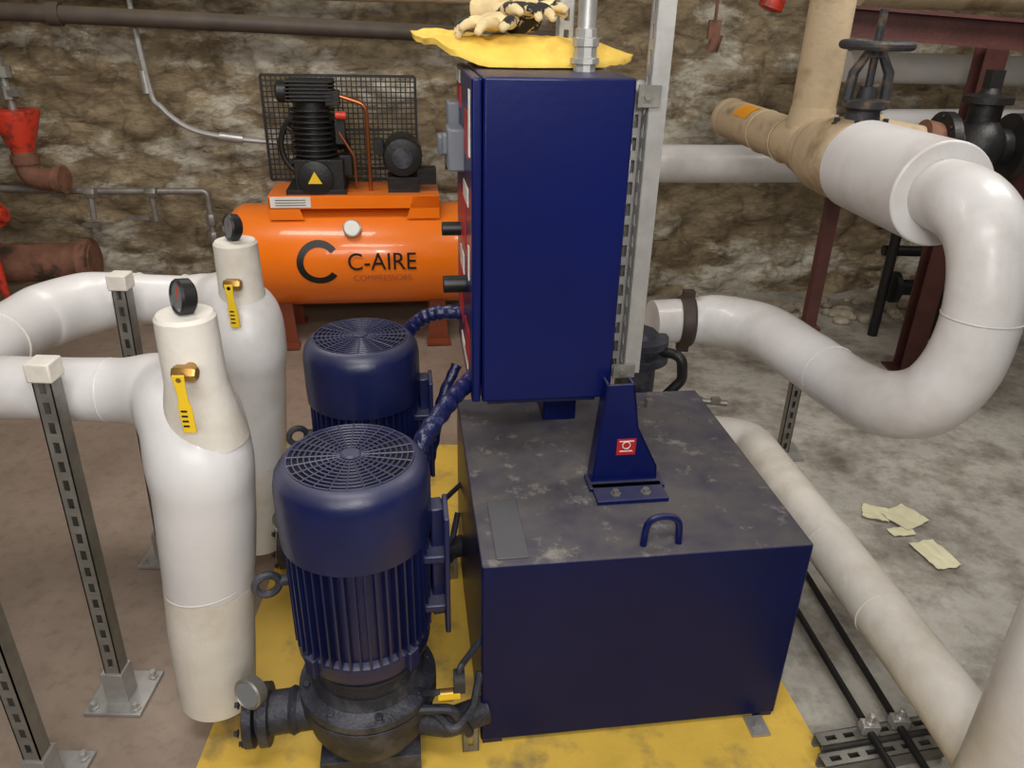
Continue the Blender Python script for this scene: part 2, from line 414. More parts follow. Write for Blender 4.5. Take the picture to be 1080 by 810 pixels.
# ------------------------------------------------------------ motor pump units
def motor_pump(x,y):
    group('electric_motor_pump',(x,y,0),ROT)
    prof=[(.152,.655),(.163,.66),(.165,.70),(.165,.795),(.160,.82),(.148,.838),(.136,.847),(.132,.848),(.128,.843),(.02,.843)]
    m=MB(); m.lathe(prof,None,56); m.make('fan_cowl',M_navyd)
    m=MB()
    for k in range(11): m.torus((0,0,.848),.012+.012*k,.0024,44,6)
    for k in range(24):
        a=2*pi*k/24; m.cyl((.02*cos(a),.02*sin(a),.849),(.133*cos(a),.133*sin(a),.849),.0022,seg=6)
    m.lathe([(.022,.845),(.022,.853),(.018,.856)],None,20)
    m.make('fan_grille',M_navyd)
    MB().lathe([(.127,.8435),(.127,.8442)],None,40).make('fan_opening',M_hole)
    m=MB(); m.lathe([(.12,.36),(.138,.38),(.138,.66),(.13,.67)],None,48)
    for k in range(44):
        a=2*pi*k/44; M=Matrix.Rotation(a,4,'Z')
        m.box((.144,0,.525),(.028,.005,.265),M)
    m.make('stator_fins',M_navyd)
    m=MB(); m.lathe([(.10,.30),(.118,.31),(.150,.345),(.154,.36),(.154,.392),(.14,.40),(.12,.40)],None,48)
    for k in range(4):
        a=pi/4+k*pi/2; m.box((.150,0,.375),(.03,.03,.05),Matrix.Rotation(a,4,'Z'))
    m.make('end_bell',M_navyd,bevel=.002)
    m=MB(); m.box((.175,-.01,.56),(.03,.05,.30),Matrix.Rotation(.1,4,'Z')); m.box((.195,-.02,.56),(.012,.10,.32)); m.box((.17,-.02,.60),(.06,.07,.02)); m.box((.17,-.02,.46),(.06,.07,.02))
    m.box((.11,.13,.60),(.10,.09,.14))
    m.make('mounting_feet',M_navyd,bevel=.004)
    m=MB(); m.torus(frame((-.200,-.03,.545),(.3,-1,0)),.026,.009,24,8); m.cyl((-.175,-.02,.545),(-.13,-.01,.545),.013); m.make('lifting_eye',M_cast)
    m=MB(); m.lathe([(.165,.205),(.165,.225),(.155,.228),(.13,.24),(.12,.28),(.125,.30),(.13,.315)],None,44)
    m.lathe([(.10,.055),(.135,.075),(.15,.11),(.15,.16),(.158,.165),(.165,.17),(.165,.2)],None,44)
    m.box((0,0,.035),(.24,.24,.06)); m.cyl((-.10,-.02,.15),(-.27,-.03,.15),.052); m.lathe([(.075,0),(.075,.022)],frame((-.27,-.03,.15),(-1,0,0)),28); m.lathe([(.075,0),(.075,.022)],frame((-.235,-.03,.15),(-1,0,0)),28)
    m.sweep(fillet([(.08,-.05,.12),(.19,-.08,.12),(.285,-.05,.12)],.05),.035,20)
    for k in range(8):
        a=2*pi*k/8+.2; bolt(m,(.147*cos(a),.147*sin(a),.226),r=.010,h=.014)
    for k in range(6):
        a=2*pi*k/6+.2; M=frame((-.30,-.03,.15),(-1,0,0)); bolt(m,M@V((.062*cos(a),.062*sin(a),0)),(-1,0,0),r=.007,h=.01)
    m.make('pump_casing',M_cast,bevel=.0015)
    m=MB(); m.lathe([(.053,0),(.058,.01),(.053,.02)],frame((-.17,-.025,.15),(-1,0,0)),28); m.lathe([(.135,.243),(.128,.262),(.126,.27)],None,40); m.make('pump_band',M_cast)
    m=MB(); m.cyl((-.25,-.05,.19),(-.25,-.05,.24),.011); m.lathe([(.036,-.014),(.038,0),(.038,.012),(.034,.016),(.030,.012)],frame((-.262,-.07,.27),(-.5,-.8,.2)),28); m.make('suction_gauge',M_galvd)
    MB().lathe([(.031,0),(.031,.0135)],frame((-.262,-.07,.27),(-.5,-.8,.2)),28).make('suction_gauge_face',M_gface)
    m=MB(); m.sweep(fillet([(.13,-.09,.24),(.16,-.12,.27),(.215,-.12,.27),(.215,-.12,.34),(.285,-.02,.34)],.02),.008,10)
    m.sweep(fillet([(.10,-.1,.2),(.20,-.11,.2),(.24,-.1,.10)],.03),.012,10); m.box((.215,-.12,.30),(.026,.03,.05)); m.sweep(fillet([(.14,-.08,.19),(.20,-.15,.17),(.25,-.10,.19),(.27,-.05,.25)],.02),.010,10); m.make('seal_flush_tubing',M_cast)
    m=MB(); m.cyl((.17,-.13,.27),(.20,-.13,.27),.014); m.make('flush_valve',M_brass)
    m=MB(); m.box((.19,-.15,.285),(.05,.012,.005)); m.make('flush_valve_handle',M_yel)
    m=MB(); strut(m,(.245,-.06,.01),(.245,-.06,.115),(0,-1,0)); m.make('pipe_support',M_galvd)
motor_pump(-.335,1.380)
motor_pump(-.437,2.03)

def wrapped(pts,r,name):
    group('wrapped_flexible_conduit')
    P,R=crom(pts,[r]*len(pts),16)
    R=[r*(1+.06*sin(i*1.2)+.12*noise.noise(V((i*.3,r*9,0)))) for i in range(len(P))]
    m=MB(); m.sweep(P,R,20); return m.make(name,M_cuff,ang=80)
wrapped([(-.225,1.545,.62),(-.222,1.55,.72),(-.205,1.56,.785),(-.155,1.66,.828),(-.11,1.76,.843),(-.06,1.86,.855)],.022,'sleeve')
wrapped([(-.36,2.15,.68),(-.33,2.15,.79),(-.28,2.14,.855),(-.22,2.13,.885),(-.14,2.12,.89)],.022,'sleeve')
wrapped([(-.27,2.0,.35),(-.235,2.02,.5),(-.215,2.05,.62),(-.17,2.12,.72)],.016,'sleeve')

# ------------------------------------------------------------ left insulated pipes
def gauge(p,d,r=.04):
    m=MB(); F=frame(p,d); m.lathe([(r*.8,-.016),(r,-.010),(r,.012),(r*.9,.017),(r*.84,.012)],F,32)
    m.cyl((p[0],p[1],p[2]-.075),(p[0],p[1],p[2]-.03),.010); m.make('gauge_case',M_black)
    MB().lathe([(r*.85,0),(r*.85,.0125)],F,28).make('gauge_face',M_gface)
    m=MB(); m.box((0,.008,.0135),(.003,.028,.001),F); m.make('gauge_needle',M_red)
def ballvalve(p,l=.10):
    x,y,z=p
    m=MB(); m.cyl((x,y+.08,z),(x,y-.01,z),.011); m.lathe([(.013,-.024),(.017,-.017),(.017,.017),(.013,.024)],frame((x,y,z),(1,0,0)),6); m.cyl((x,y,z),(x,y-.03,z),.007); m.lathe([(.007,0),(.007,.012)],frame((x,y-.022,z),(0,-1,0)),6); m.make('valve_body',M_brass,bevel=.001)
    m=MB(); m.prism([(-.012,.01),(.012,.01),(.010,-.02),(.009,-l*.35),(.013,-l*.5),(.013,-l),(-.013,-l),(-.013,-l*.5),(-.009,-l*.35),(-.010,-.02)],.004,Matrix(((1,0,0,x),(0,0,-1,y-.03),(0,1,0,z),(0,0,0,1)))@Matrix.Rotation(.04,4,'Z')); m.make('valve_handle',M_yel,bevel=.001)
    m=MB()
    for k in range(4): m.box((x,y-.0345,z-l*.58-k*.011),(.012,.0008,.004))
    m.make('handle_print',M_black)
group('insulated_discharge_pipe')
m=MB(); P,R=crom([(-1.262,1.60,.875),(-1.05,1.60,.875),(-.92,1.60,.875),(-.80,1.57,.885),(-.712,1.49,.875),(-.678,1.43,.80),(-.678,1.42,.70),(-.70,1.42,.48)],[.074,.074,.076,.092,.110,.113,.108,.103],9)
m.sweep(P,R,40); m.make('jacket_elbow',M_white,ang=70)
m=MB(); P,R=crom([(-.70,1.42,.48),(-.716,1.42,.35),(-.735,1.42,.10)],[.103,.100,.092],6); m.sweep(P,R,40); m.make('canvas_leg',M_canvas,ang=70)
m=MB(); m.torus(frame((-.94,1.60,.875),(1,0,0)),.074,.0028,40,8); m.torus(frame((-.70,1.42,.48),(.1,0,-1)),.103,.002,40,8); m.make('jacket_seams',M_white)
m=MB(); m.lathe([(.090,.85),(.072,.94),(.062,.99),(.060,1.13),(.054,1.138)],(-.658,1.435,0),36); m.make('gauge_stub_wrap',M_canvas)
gauge((-.653,1.435,1.172),(-.72,-.68,.15),.036); ballvalve((-.638,1.35,1.045),.115)
group('insulated_discharge_pipe')
m=MB(); P,R=crom([(-1.00,2.21,.875),(-.93,2.21,.88),(-.85,2.17,.885),(-.79,2.11,.86),(-.778,2.08,.78),(-.785,2.08,.68),(-.805,2.08,.40)],[.074,.078,.092,.104,.106,.100,.094],9)
m.sweep(P,R,40); m.make('jacket_elbow',M_white,ang=70)
m=MB(); m.sweep([(-.805,2.08,.40),(-.835,2.08,.08)],[.094,.088],40); m.make('canvas_leg',M_canvas,ang=70)
m=MB(); m.lathe([(.085,.85),(.068,.92),(.062,.96),(.060,1.09),(.054,1.098)],(-.785,2.10,0),36); m.make('gauge_stub_wrap',M_canvas)
gauge((-.785,2.10,1.135),(-.72,-.68,.15),.036); ballvalve((-.778,2.02,.995),.115)
group('insulated_header_pipe')
m=MB(); P,R=crom([(-1.005,2.21,.875),(-1.10,2.21,.875),(-1.20,2.205,.875),(-1.28,2.16,.875),(-1.34,2.06,.875),(-1.36,1.95,.875),(-1.36,1.6,.875),(-1.36,1.3,.85),(-1.37,1.15,.72),(-1.38,1.12,.4),(-1.38,1.12,.0)],[.074,.075,.082,.092,.092,.084,.084,.092,.092,.085,.085],8)
m.sweep(P,R,40); m.make('jacket',M_white,ang=70)
m=MB(); m.torus(frame((-1.0,2.21,.875),(1,0,0)),.076,.003,40,8); m.torus(frame((-1.14,2.21,.875),(1,0,0)),.078,.003,40,8); m.torus(frame((-1.36,1.86,.875),(0,1,0)),.084,.003,40,8); m.make('jacket_seams',M_canvas)

def post(x,y,h,nr,cap=True,armto=None,lean=(0,0)):
    group('strut_channel_post',(x,y,0))
    m=MB(); strut(m,(0,0,.01),(lean[0],lean[1],h),nr)
    if armto: strut(m,(0,0,h-.02),V(armto)-V((x,y,0)),(0,0,1),slots=False)
    m.make('channel',M_galvd)
    m=MB(); m.box((0,.01,.0065),(.15,.15,.009)); m.box((0,.0,.06),(.056,.056,.1))
    for a in (-.055,.055):
        for b_ in (-.045,.065): bolt(m,(a,b_,.011),r=.009,h=.02)
    m.make('base_plate',M_galv,bevel=.001)
    if cap: MB().box((lean[0],lean[1],h+.006),(.055,.055,.045)).make('end_cap',M_canvas,bevel=.004)
post(-1.03,1.485,.975,(0,-1,0),lean=(.025,0))
post(-1.150,2.07,.975,(0,-1,0),lean=(.035,0))
post(-1.09,1.225,.80,(0,-1,0),False,(-1.28,1.225,.76))

# ------------------------------------------------------------ air compressor
group('air_compressor',(-.84,4.10,0),ROT)
r=.272; zc=.47
m=MB(); prof=[(.02,-.70),(.12,-.695),(.2,-.675),(.25,-.645),(r,-.60),(r,.60),(.25,.645),(.2,.675),(.12,.695),(.02,.70)]
m.lathe(prof,frame((0,0,zc),(1,0,0)),56); m.make('air_tank',M_orange)
m=MB(); m.box((-.01,0,.815),(.86,.34,.012)); m.box((-.01,-.168,.785),(.86,.006,.06)); m.box((-.01,.168,.785),(.86,.006,.06))
for s in (-1,1):
    for e in (-1,1):
        m.prism([(-.01+s*.43,.82),(-.01+s*.30,.82),(-.01+s*.26,.70),(-.01+s*.43,.70)],.006,Matrix(((1,0,0,0),(0,0,1,e*.168-.003),(0,1,0,0),(0,0,0,1))))
m.make('motor_platform',M_orange)
m=MB()
for x in (-.42,.40):
    for s in (-1,1):
        m.prism([(-.055,.012),(.055,.012),(.04,.30),(-.04,.30)],.008,Matrix.Translation((x,s*.16,0))@Matrix(((1,0,0,0),(0,0,1,-.004),(0,1,0,0),(0,0,0,1))))
        m.box((x,s*.19,.012),(.13,.09,.012))
    m.box((x,0,.24),(.08,.33,.01))
m.make('tank_feet',mat('burnt_orange_steel',sr(128,64,40),.5,var=.2))
MB().box((-.33,-.174,.79),(.20,.003,.055)).make('spec_label',M_label)
m=MB()
for k in range(3): m.box((-.33,-.1765,.775+.013*k),(.15,.001,.003))
m.make('spec_label_print',M_black)
def onT(z): return -sqrt(max(r*r-(z-zc)**2,0))-.003
vs=[];fs=[];n=48;cx,cz=-.205,.500
for k in range(n+1):
    a=radians(38)+radians(284)*k/n
    for q in range(4):
        R_=.078+.034*q/3
        z=cz+R_*sin(a); vs.append((cx+R_*cos(a),onT(z),z))
for k in range(n):
    for q in range(3): fs.append((4*k+q,4*k+q+1,4*k+q+5,4*k+q+4))
MB().add(vs,fs).make('logo_mark',M_black)
def text(s,size,loc,m,name,rot=(pi/2,0,0),ext=.001,sx=1.):
    c=bpy.data.curves.new(name,'FONT'); c.body=s; c.size=size; c.extrude=ext; c.align_x='CENTER'; c.align_y='CENTER'
    c.materials.append(m); o=bpy.data.objects.new(name,c); bpy.context.collection.objects.link(o); o.location=loc; o.rotation_euler=rot; o.scale=(sx,1,1)
    if CUR: o.parent=CUR
    return o
text('C-AIRE',.13,(.115,-.277,.50),M_black,'lettering',sx=.9)
text('COMPRESSORS',.045,(.115,-.271,.415),M_orangel,'small_lettering',rot=(radians(78),0,0),sx=1.)
m=MB(); F=frame((-.03,-.225,.665),(0,-.8,.45)); m.lathe([(.04,-.02),(.046,-.01),(.046,.01),(.04,.014)],F,28); m.cyl((-.03,-.225,.665),(-.03,-.16,.62),.014); m.make('tank_gauge_case',M_galv)
MB().lathe([(.038,0),(.038,.0155)],F,24).make('tank_gauge_face',M_glass)
px=-.20
m=MB(); m.box((px+.02,-.02,.905),(.24,.22,.17)); m.lathe([(.09,-.02),(.09,.02),(.07,.03)],frame((px+.0,-.13,.90),(0,-1,0)),24)
m.box((px+.0,-.02,.83),(.30,.26,.03)); m.lathe([(.085,.98),(.085,1.26)],(px,-.02,0),28)
for k in range(9): m.lathe([(.112,1.0+.027*k),(.112,1.010+.027*k)],(px,-.02,0),28)
for k in range(6): m.box((px,-.02,1.27+.017*k),(.23,.20,.009))
m.box((px,-.02,1.31),(.19,.16,.10)); m.lathe([(.05,0),(.05,.05),(.03,.06)],frame((px-.11,-.02,1.30),(-1,0,0)),18)
m.box((px+.11,-.08,1.28),(.07,.07,.07)); m.box((px+.15,.0,.95),(.06,.12,.10)); m.box((px+.135,-.05,1.12),(.05,.08,.12))
m.make('compressor_pump',M_blackm,bevel=.003)
m=MB(); m.torus(frame((px-.02,.12,1.02),(0,1,0)),.17,.016,36,8)
for k in range(5):
    a=2*pi*k/5; m.cyl((px-.02,.12,1.02),(px-.02+.17*cos(a),.12,1.02+.17*sin(a)),.014,seg=8)
m.lathe([(.07,0),(.07,.03)],frame((.22,.12,.99),(0,1,0)),24); m.box((0,.125,1.10),(.40,.01,.008)); m.box((0,.125,.905),(.40,.01,.008))
m.make('flywheel_and_belt',M_blackm)
m=MB(); gx0,gx1,gz0,gz1,gy=-.47,.32,.83,1.36,.20
for k in range(32):
    x=gx0+(gx1-gx0)*k/31; m.box((x,gy,(gz0+gz1)/2),(.006,.004,gz1-gz0))
for k in range(21):
    z=gz0+(gz1-gz0)*k/20; m.box(((gx0+gx1)/2,gy+.003,z),(gx1-gx0,.004,.006))
for x in (gx0,gx1): m.box((x,gy,(gz0+gz1)/2),(.014,.012,gz1-gz0))
for z in (gz0,gz1): m.box(((gx0+gx1)/2,gy,z),(gx1-gx0,.012,.014))
m.make('wire_belt_guard',M_blackm)
m=MB(); F=frame((.24,.10,1.0),(0,-1,0)); m.lathe([(.06,-.02),(.095,0),(.10,.03),(.10,.20),(.092,.225),(.05,.235)],F,32)
m.box((.24,-.03,.86),(.16,.16,.08)); m.box((.12,-.02,1.04),(.05,.10,.07))
for k in range(20):
    a=2*pi*k/20; m.cyl(F@V((.098*cos(a),.098*sin(a),.04)),F@V((.098*cos(a),.098*sin(a),.19)),.006,seg=6)
m.box((.36,-.05,.90),(.10,.10,.08))
m.make('electric_motor',M_blackm,bevel=.002)
MB().lathe([(.052,.236),(.052,.238)],F,24).make('motor_end_disc',M_cast)
m=MB(); m.sweep(fillet([(px+.14,-.08,1.29),(px+.27,-.08,1.25),(px+.27,-.06,.82)],.06),.010,10); m.sweep(fillet([(px+.13,-.1,1.12),(px+.20,-.1,1.0),(px+.20,-.1,.84)],.03),.006,8); m.make('copper_discharge_line',M_copper)
MB().prism([(-.035,-.03),(.035,-.03),(0,.03)],.002,frame((px,-.166,.91),(0,-1,0),(1,0,0))).make('warning_triangle',M_yel)
MB().cyl((px+.12,-.1,1.20),(px+.17,-.1,1.20),.02).make('relief_cap',M_red)

# ------------------------------------------------------------ right: insulated S pipe + header
group('insulated_return_pipe')
m=MB(); P,R=crom([(.50,2.60,.69),(.62,2.62,.69),(.74,2.60,.70),(.86,2.47,.715),(.92,2.20,.735),(.965,1.98,.745),(1.005,1.845,.765),(1.065,1.765,.82),(1.105,1.735,.92),(1.12,1.735,1.04),(1.12,1.755,1.15),(1.115,1.80,1.24),(1.11,1.90,1.285),(1.11,2.06,1.285)],
 [.078,.080,.093,.095,.088,.086,.089,.093,.092,.089,.089,.093,.094,.091],9)
m.sweep(P,R,44); m.make('jacket',M_white,ang=70)
m=MB(); m.torus(frame((.78,2.575,.705),(1,-.45,0.03)),.0935,.0022,40,8); m.torus(frame((1.12,1.735,1.06),(0,.05,1)),.089,.0018,40,8); m.torus(frame((.945,2.08,.74),(.2,-1,.03)),.087,.0018,40,8); m.make('jacket_seams',M_white)
m=MB(); m.sweep([(1.112,2.03,1.285),(1.09,2.50,1.275)],.137,48); m.make('valve_insulation_cover',M_white,bevel=.006)
m=MB(); m.lathe([(.090,0),(.096,.012),(.096,.04),(.088,.05)],frame((.60,2.62,.69),(1,0,0)),32)
m.box((.625,2.62,.79),(.04,.04,.03)); m.box((.625,2.62,.59),(.04,.04,.03))
m.make('pipe_coupling',mat('dark_brown_coupling',sr(62,50,44),.6,var=.3))
group('tan_insulated_header')
m=MB(); P,R=crom([(1.088,2.515,1.275),(1.085,2.54,1.275),(1.08,2.62,1.275),(1.075,2.74,1.27),(1.06,2.82,1.27),(1.05,2.86,1.268)],[.10,.128,.132,.128,.11,.09],6); m.sweep(P,R,36); m.ball((1.07,2.93,1.27),.105)
m.sweep([(1.05,2.86,1.268),(.955,3.60,1.275)],.082,32); m.ball((.95,3.63,1.275),.086,(1,.9,1))
m.cyl((1.066,2.95,1.27),(1.066,2.95,2.88),.076,seg=32)
m.cyl((1.066,2.95,1.32),(1.066,2.95,1.40),.088,.078,seg=32)
m.make('insulation',M_tan,ang=60)
m=MB(); m.torus(frame((1.0,3.25,1.27),(-.13,1,0)),.083,.003,32,8); m.torus(frame((1.025,3.03,1.27),(-.13,1,0)),.083,.003,32,8); m.make('bands',M_tan)
vs=[];n=10
for k in range(n+1):
    a=radians(100)+radians(50)*k/n
    for z in (-.07,.07): vs.append((V((.985-.13*z,3.36+z,1.272))+V((cos(a)*.0845,0,sin(a)*.0845))))
MB().add(vs,[(2*k,2*k+1,2*k+3,2*k+2) for k in range(n)]).make('pipe_marker',mat('orange_marker',sr(225,150,30),.5))
group('gate_valve',(1.10,2.60,0))
m=MB(); m.lathe([(.09,1.36),(.09,1.385),(.055,1.39),(.05,1.43),(.075,1.44),(.075,1.46),(.03,1.465),(.025,1.50)],None,28)
for s in (-1,1): m.sweep([(s*.060,0,1.45),(s*.055,0,1.54),(s*.02,0,1.60)],[.018,.017,.014],8)
m.cyl((0,0,1.46),(0,0,1.72),.012,seg=10); m.lathe([(.030,1.585),(.030,1.63)],None,18)
m.torus((0,0,1.62),.098,.014,36,10)
for k in range(5): m.cyl((0,0,1.615),(.098*cos(k*1.2566),.098*sin(k*1.2566),1.62),.010,seg=8)
for k in range(6): bolt(m,(.078*cos(k*1.047),.078*sin(k*1.047),1.385),r=.01,h=.02)
m.make('valve_bonnet_and_handwheel',mat('grimy_iron',sr(52,52,55),.6,.2,var=.3,bump=.3,col2=sr(98,82,66),c2scale=14))
group('insulated_wall_pipe')
m=MB(); m.sweep([(.30,3.93,1.01),(.95,3.99,1.01),(1.5,4.07,1.01)],.093,36); m.make('jacket',M_white)

group('insulated_floor_pipe')
m=MB(); m.sweep(fillet([(.70,2.66,.2),(.935,2.62,.2),(.96,2.40,.2),(1.02,1.92,.2),(1.085,1.357,.2),(1.095,1.20,.2)],.10),.078,36); m.make('jacket',M_canvas)
m=MB()
for t in (.10,.43,.72):
    p=V((.96,2.43,.2)).lerp(V((1.085,1.357,.2)),t); m.torus(frame(p,(.12,-1,0)),.0785,.002,36,8)
m.make('jacket_seams',M_canvas)
group('insulated_riser_pipe')
m=MB(); m.cyl((1.055,1.07,.03),(1.055,1.07,2.88),.108,seg=44); m.make('jacket',M_white)

group('floor_strut_support')
m=MB(); strut(m,(.80,1.365,.026),(1.16,1.44,.026),(0,0,1)); strut(m,(.79,1.305,.026),(1.12,1.375,.026),(0,0,1)); strut(m,(.84,2.62,.026),(1.18,2.66,.026),(0,0,1)); m.make('cross_channels',M_galvd)
m=MB(); m.cyl((.885,1.86,.06),(.955,1.18,.06),.010,seg=12); m.cyl((.97,2.05,.06),(1.035,1.18,.06),.010,seg=12) ; m.cyl((.80,2.6,.06),(.885,1.86,.06),.010,seg=12); m.cyl((.90,2.5,.06),(.97,2.05,.06),.010,seg=12); m.make('hydraulic_lines',M_blackm)
m=MB()
for (x,y) in ((.935,1.39),(1.02,1.41)): m.box((x,y,.068),(.045,.03,.03)); bolt(m,(x,y,.08),h=.03)
m.make('pipe_clamps',M_galv,bevel=.003)

group('pipe_support_post',(1.17,2.86,0))
m=MB(); strut(m,(0,0,.01),(0,0,.60),(0,-1,0)); m.make('lower_channel',M_galvd)
m=MB(); m.box((0,0,.87),(.045,.045,.58)); m.box((0,0,1.135),(.2,.06,.012)); m.box((-.07,0,.57),(.22,.06,.04)); m.make('upper_steel',M_maroon)
m=MB(); m.box((0,0,.008),(.14,.14,.012)); m.make('base_plate',M_galv)
group('steel_column',(2.1,3.75,0))
m=MB(); m.box((0,-.045,.82),(.10,.010,1.64)); m.box((0,.045,.82),(.10,.010,1.64)); m.box((0,0,.82),(.008,.09,1.64)); m.box((0,0,.006),(.18,.18,.012)); m.make('i_section',M_maroon)
group('steel_beam')
m=MB()
p0=V((1.30,3.40,1.68)); BM=Matrix.Translation(p0)@Matrix.Rotation(radians(-4),4,'Z')@Matrix.Rotation(radians(3),4,'Y')
m.box((.85,0,.05),(1.9,.11,.012),BM); m.box((.85,0,-.05),(1.9,.11,.012),BM); m.box((.85,0,0),(1.9,.010,.10),BM)
m.box((.70,.0,-.75),(.07,.07,1.5),Matrix.Translation(p0+V((.1,-.1,0))))
m.make('i_section',M_maroon)

group('black_iron_valve',(1.83,3.2,0))
m=MB(); F=frame((0,0,1.24),(1,0,0))
m.lathe([(.10,-.16),(.13,-.155),(.13,-.12),(.07,-.115),(.07,-.08),(.11,-.04),(.12,0),(.11,.04),(.07,.08),(.07,.115),(.13,.12),(.13,.155),(.10,.16)],F,32)
m.lathe([(.06,1.30),(.06,1.40),(.09,1.405),(.09,1.43),(.04,1.44),(.03,1.46)],None,24); m.box((0,0,1.49),(.05,.05,.07))
for k in range(8):
    a=k*pi/4; bolt(m,(-.155,.11*cos(a),1.24+.11*sin(a)),(-1,0,0))
m.make('valve_body',M_blackm)
group('rusty_branch_pipe')
m=MB(); m.sweep([(1.30,3.22,1.30),(1.60,3.20,1.255)],.06,28); m.torus(frame((1.42,3.21,1.28),(1,0,-.15)),.062,.012,28,8); m.make('pipe',M_tan)
m=MB(); m.sweep([(1.60,3.2,1.255),(1.665,3.2,1.243)],[.085,.085],28); m.sweep([(2.0,3.2,1.24),(2.7,3.2,1.20)],.065,24); m.sweep(fillet([(1.95,3.15,1.0),(2.1,3.1,.95),(2.6,3.1,.95)],.1),.05,20); m.make('flanged_pipe',M_rust)
group('insulated_background_pipe')
m=MB(); m.sweep([(1.7,4.35,1.46),(3.6,4.60,1.44)],.075,28); m.sweep([(1.9,4.3,1.20),(3.6,4.5,1.22)],.06,24); m.make('jacket',M_white)
m=MB(); m.sweep([(1.45,3.75,1.86),(3.6,4.0,1.86)],.13,32); m.sweep([(-3.9,4.02,1.775),(-.2,4.42,1.76)],.055,20); m.make('tan_main',M_tan)

group('rusty_valve_cluster',(2.45,4.25,0))
m=MB(); m.cyl((0,0,.0),(0,0,.55),.05); m.cyl((-.25,0,.30),(.3,0,.30),.045); m.lathe([(.09,0),(.09,.03)],frame((-.25,0,.3),(-1,0,0)),24); m.lathe([(.09,0),(.09,.03)],frame((.2,0,.3),(-1,0,0)),24); m.ball((0,0,.30),.085); m.lathe([(.03,.5),(.09,.52),(.09,.54),(.03,.56)],None,20); m.cyl((-.35,.05,.5),(.4,.05,.5),.03); m.cyl((-.32,.0,0),(-.32,.0,.72),.028); m.ball((-.32,0,.72),.045); m.cyl((-.32,0,.72),(.35,0,.74),.028); m.make('valve',M_blackm)
m=MB(); m.torus((0,0,.62),.08,.01,24,8); m.cyl((0,0,.55),(0,0,.63),.01); m.cyl((-.08,0,.62),(.08,0,.62),.007); m.make('handwheel',M_rust)
group('red_iron_standpipe',(2.62,3.95,0))
m=MB(); m.cyl((0,0,0),(0,0,1.05),.05); m.lathe([(.085,.30),(.085,.33)],None,24); m.lathe([(.085,.34),(.085,.37)],None,24); m.sweep(fillet([(0,0,.9),(0,0,1.12),(.5,0,1.12)],.08),.05,20); m.cyl((-.3,0,.45),(0,0,.45),.035); m.lathe([(.06,0),(.06,.03)],frame((-.3,0,.45),(-1,0,0)),20); m.make('standpipe',M_maroon)

group('filter_pump_unit',(.44,2.50,0))
m=MB(); m.lathe([(.10,.0),(.10,.03),(.07,.04),(.07,.58),(.11,.59),(.11,.615),(.075,.62),(.075,.645),(.105,.65),(.105,.675),(.06,.68),(.05,.70)],None,32); m.make('housing',M_cast)
m=MB(); m.sweep(fillet([(.08,-.05,.64),(.14,-.09,.64),(.15,-.09,.55),(.10,-.09,.49)],.04),.018,12); m.make('hose',M_blackm)
group('drain_spigot',(.64,2.34,0))
m=MB(); m.cyl((0,0,0),(0,0,.52),.013); m.cyl((-.02,-.0,.51),(.09,-.02,.51),.010); m.box((.05,-.02,.52),(.03,.02,.02)); m.make('spigot',M_galvd)

# ------------------------------------------------------------ left wall plumbing
group('red_drain_funnel',(-2.51,4.0,0))
m=MB(); m.lathe([(.11,1.19),(.115,1.185),(.115,1.17),(.05,.98),(.045,.96)],None,28); m.make('funnel',M_red)
m=MB(); m.sweep(fillet([(0,0,.99),(0,0,.85),(.16,0,.85)],.08),.055,20); m.lathe([(.07,0),(.07,.04)],frame((.14,0,.85),(1,0,0)),20); m.lathe([(.065,.93),(.065,.97)],None,20); m.make('cast_elbow',M_rust)
m=MB(); m.sweep([(-.06,.02,1.75),(.0,.0,1.22),(.0,0,1.12)],.022,14); m.lathe([(.04,1.24),(.04,1.30)],None,8); m.sweep([(-.4,.02,1.36),(-.02,.02,1.36)],.02,12); m.lathe([(.035,1.34),(.035,1.39)],None,8); m.box((.04,-.02,1.27),(.06,.03,.03)); m.make('drip_pipe',M_galvd)
group('rusty_flanged_pipe')
m=MB(); m.sweep([(-3.6,3.92,.38),(-2.32,4.10,.385)],.105,32); m.lathe([(.13,0),(.13,.05),(.11,.055)],frame((-2.38,4.085,.385),(1,.14,0)),32); m.lathe([(.13,0),(.13,.03)],frame((-2.85,4.02,.385),(1,.14,0)),32); m.make('pipe',M_rust)
group('red_sprinkler_valve',(-2.68,3.84,0))
m=MB(); m.torus(frame((0,-.03,.72),(.3,-1,0)),.07,.014,24,8); m.cyl((-.3,0.0,.70),(.1,0.0,.70),.035); m.lathe([(.06,0),(.06,.05)],frame((.02,.0,.70),(1,0,0)),20); m.cyl((0,-.02,.0),(0,-.02,.9),.02); m.make('valve',M_red)
group('black_iron_wall_piping')
m=MB(); m.sweep(fillet([(-2.75,4.08,.78),(-2.3,4.15,.76),(-1.70,4.24,.755),(-1.70,4.24,.42)],.03),.018,12)
m.sweep([(-2.28,4.12,.76),(-2.28,4.10,.62)],.016,10); m.sweep([(-1.98,4.18,.755),(-1.98,4.18,.60)],.016,10)
for p,d in (((-2.28,4.12,.76),(1,0,0)),((-1.98,4.18,.757),(1,0,0)),((-1.70,4.24,.60),(0,0,1)),((-1.70,4.24,.50),(0,0,1)),((-2.45,4.12,.765),(1,0,0))): m.lathe([(.028,-.03),(.032,-.02),(.032,.02),(.028,.03)],frame(p,d),8)
m.box((-2.28,4.06,.60),(.09,.02,.02)); m.box((-2.05,4.12,.63),(.13,.02,.02)); m.lathe([(.035,-.02),(.035,.02)],frame((-2.28,4.10,.58),(0,0,1)),8)
m.make('pipes',M_galvd)
group('wall_conduit')
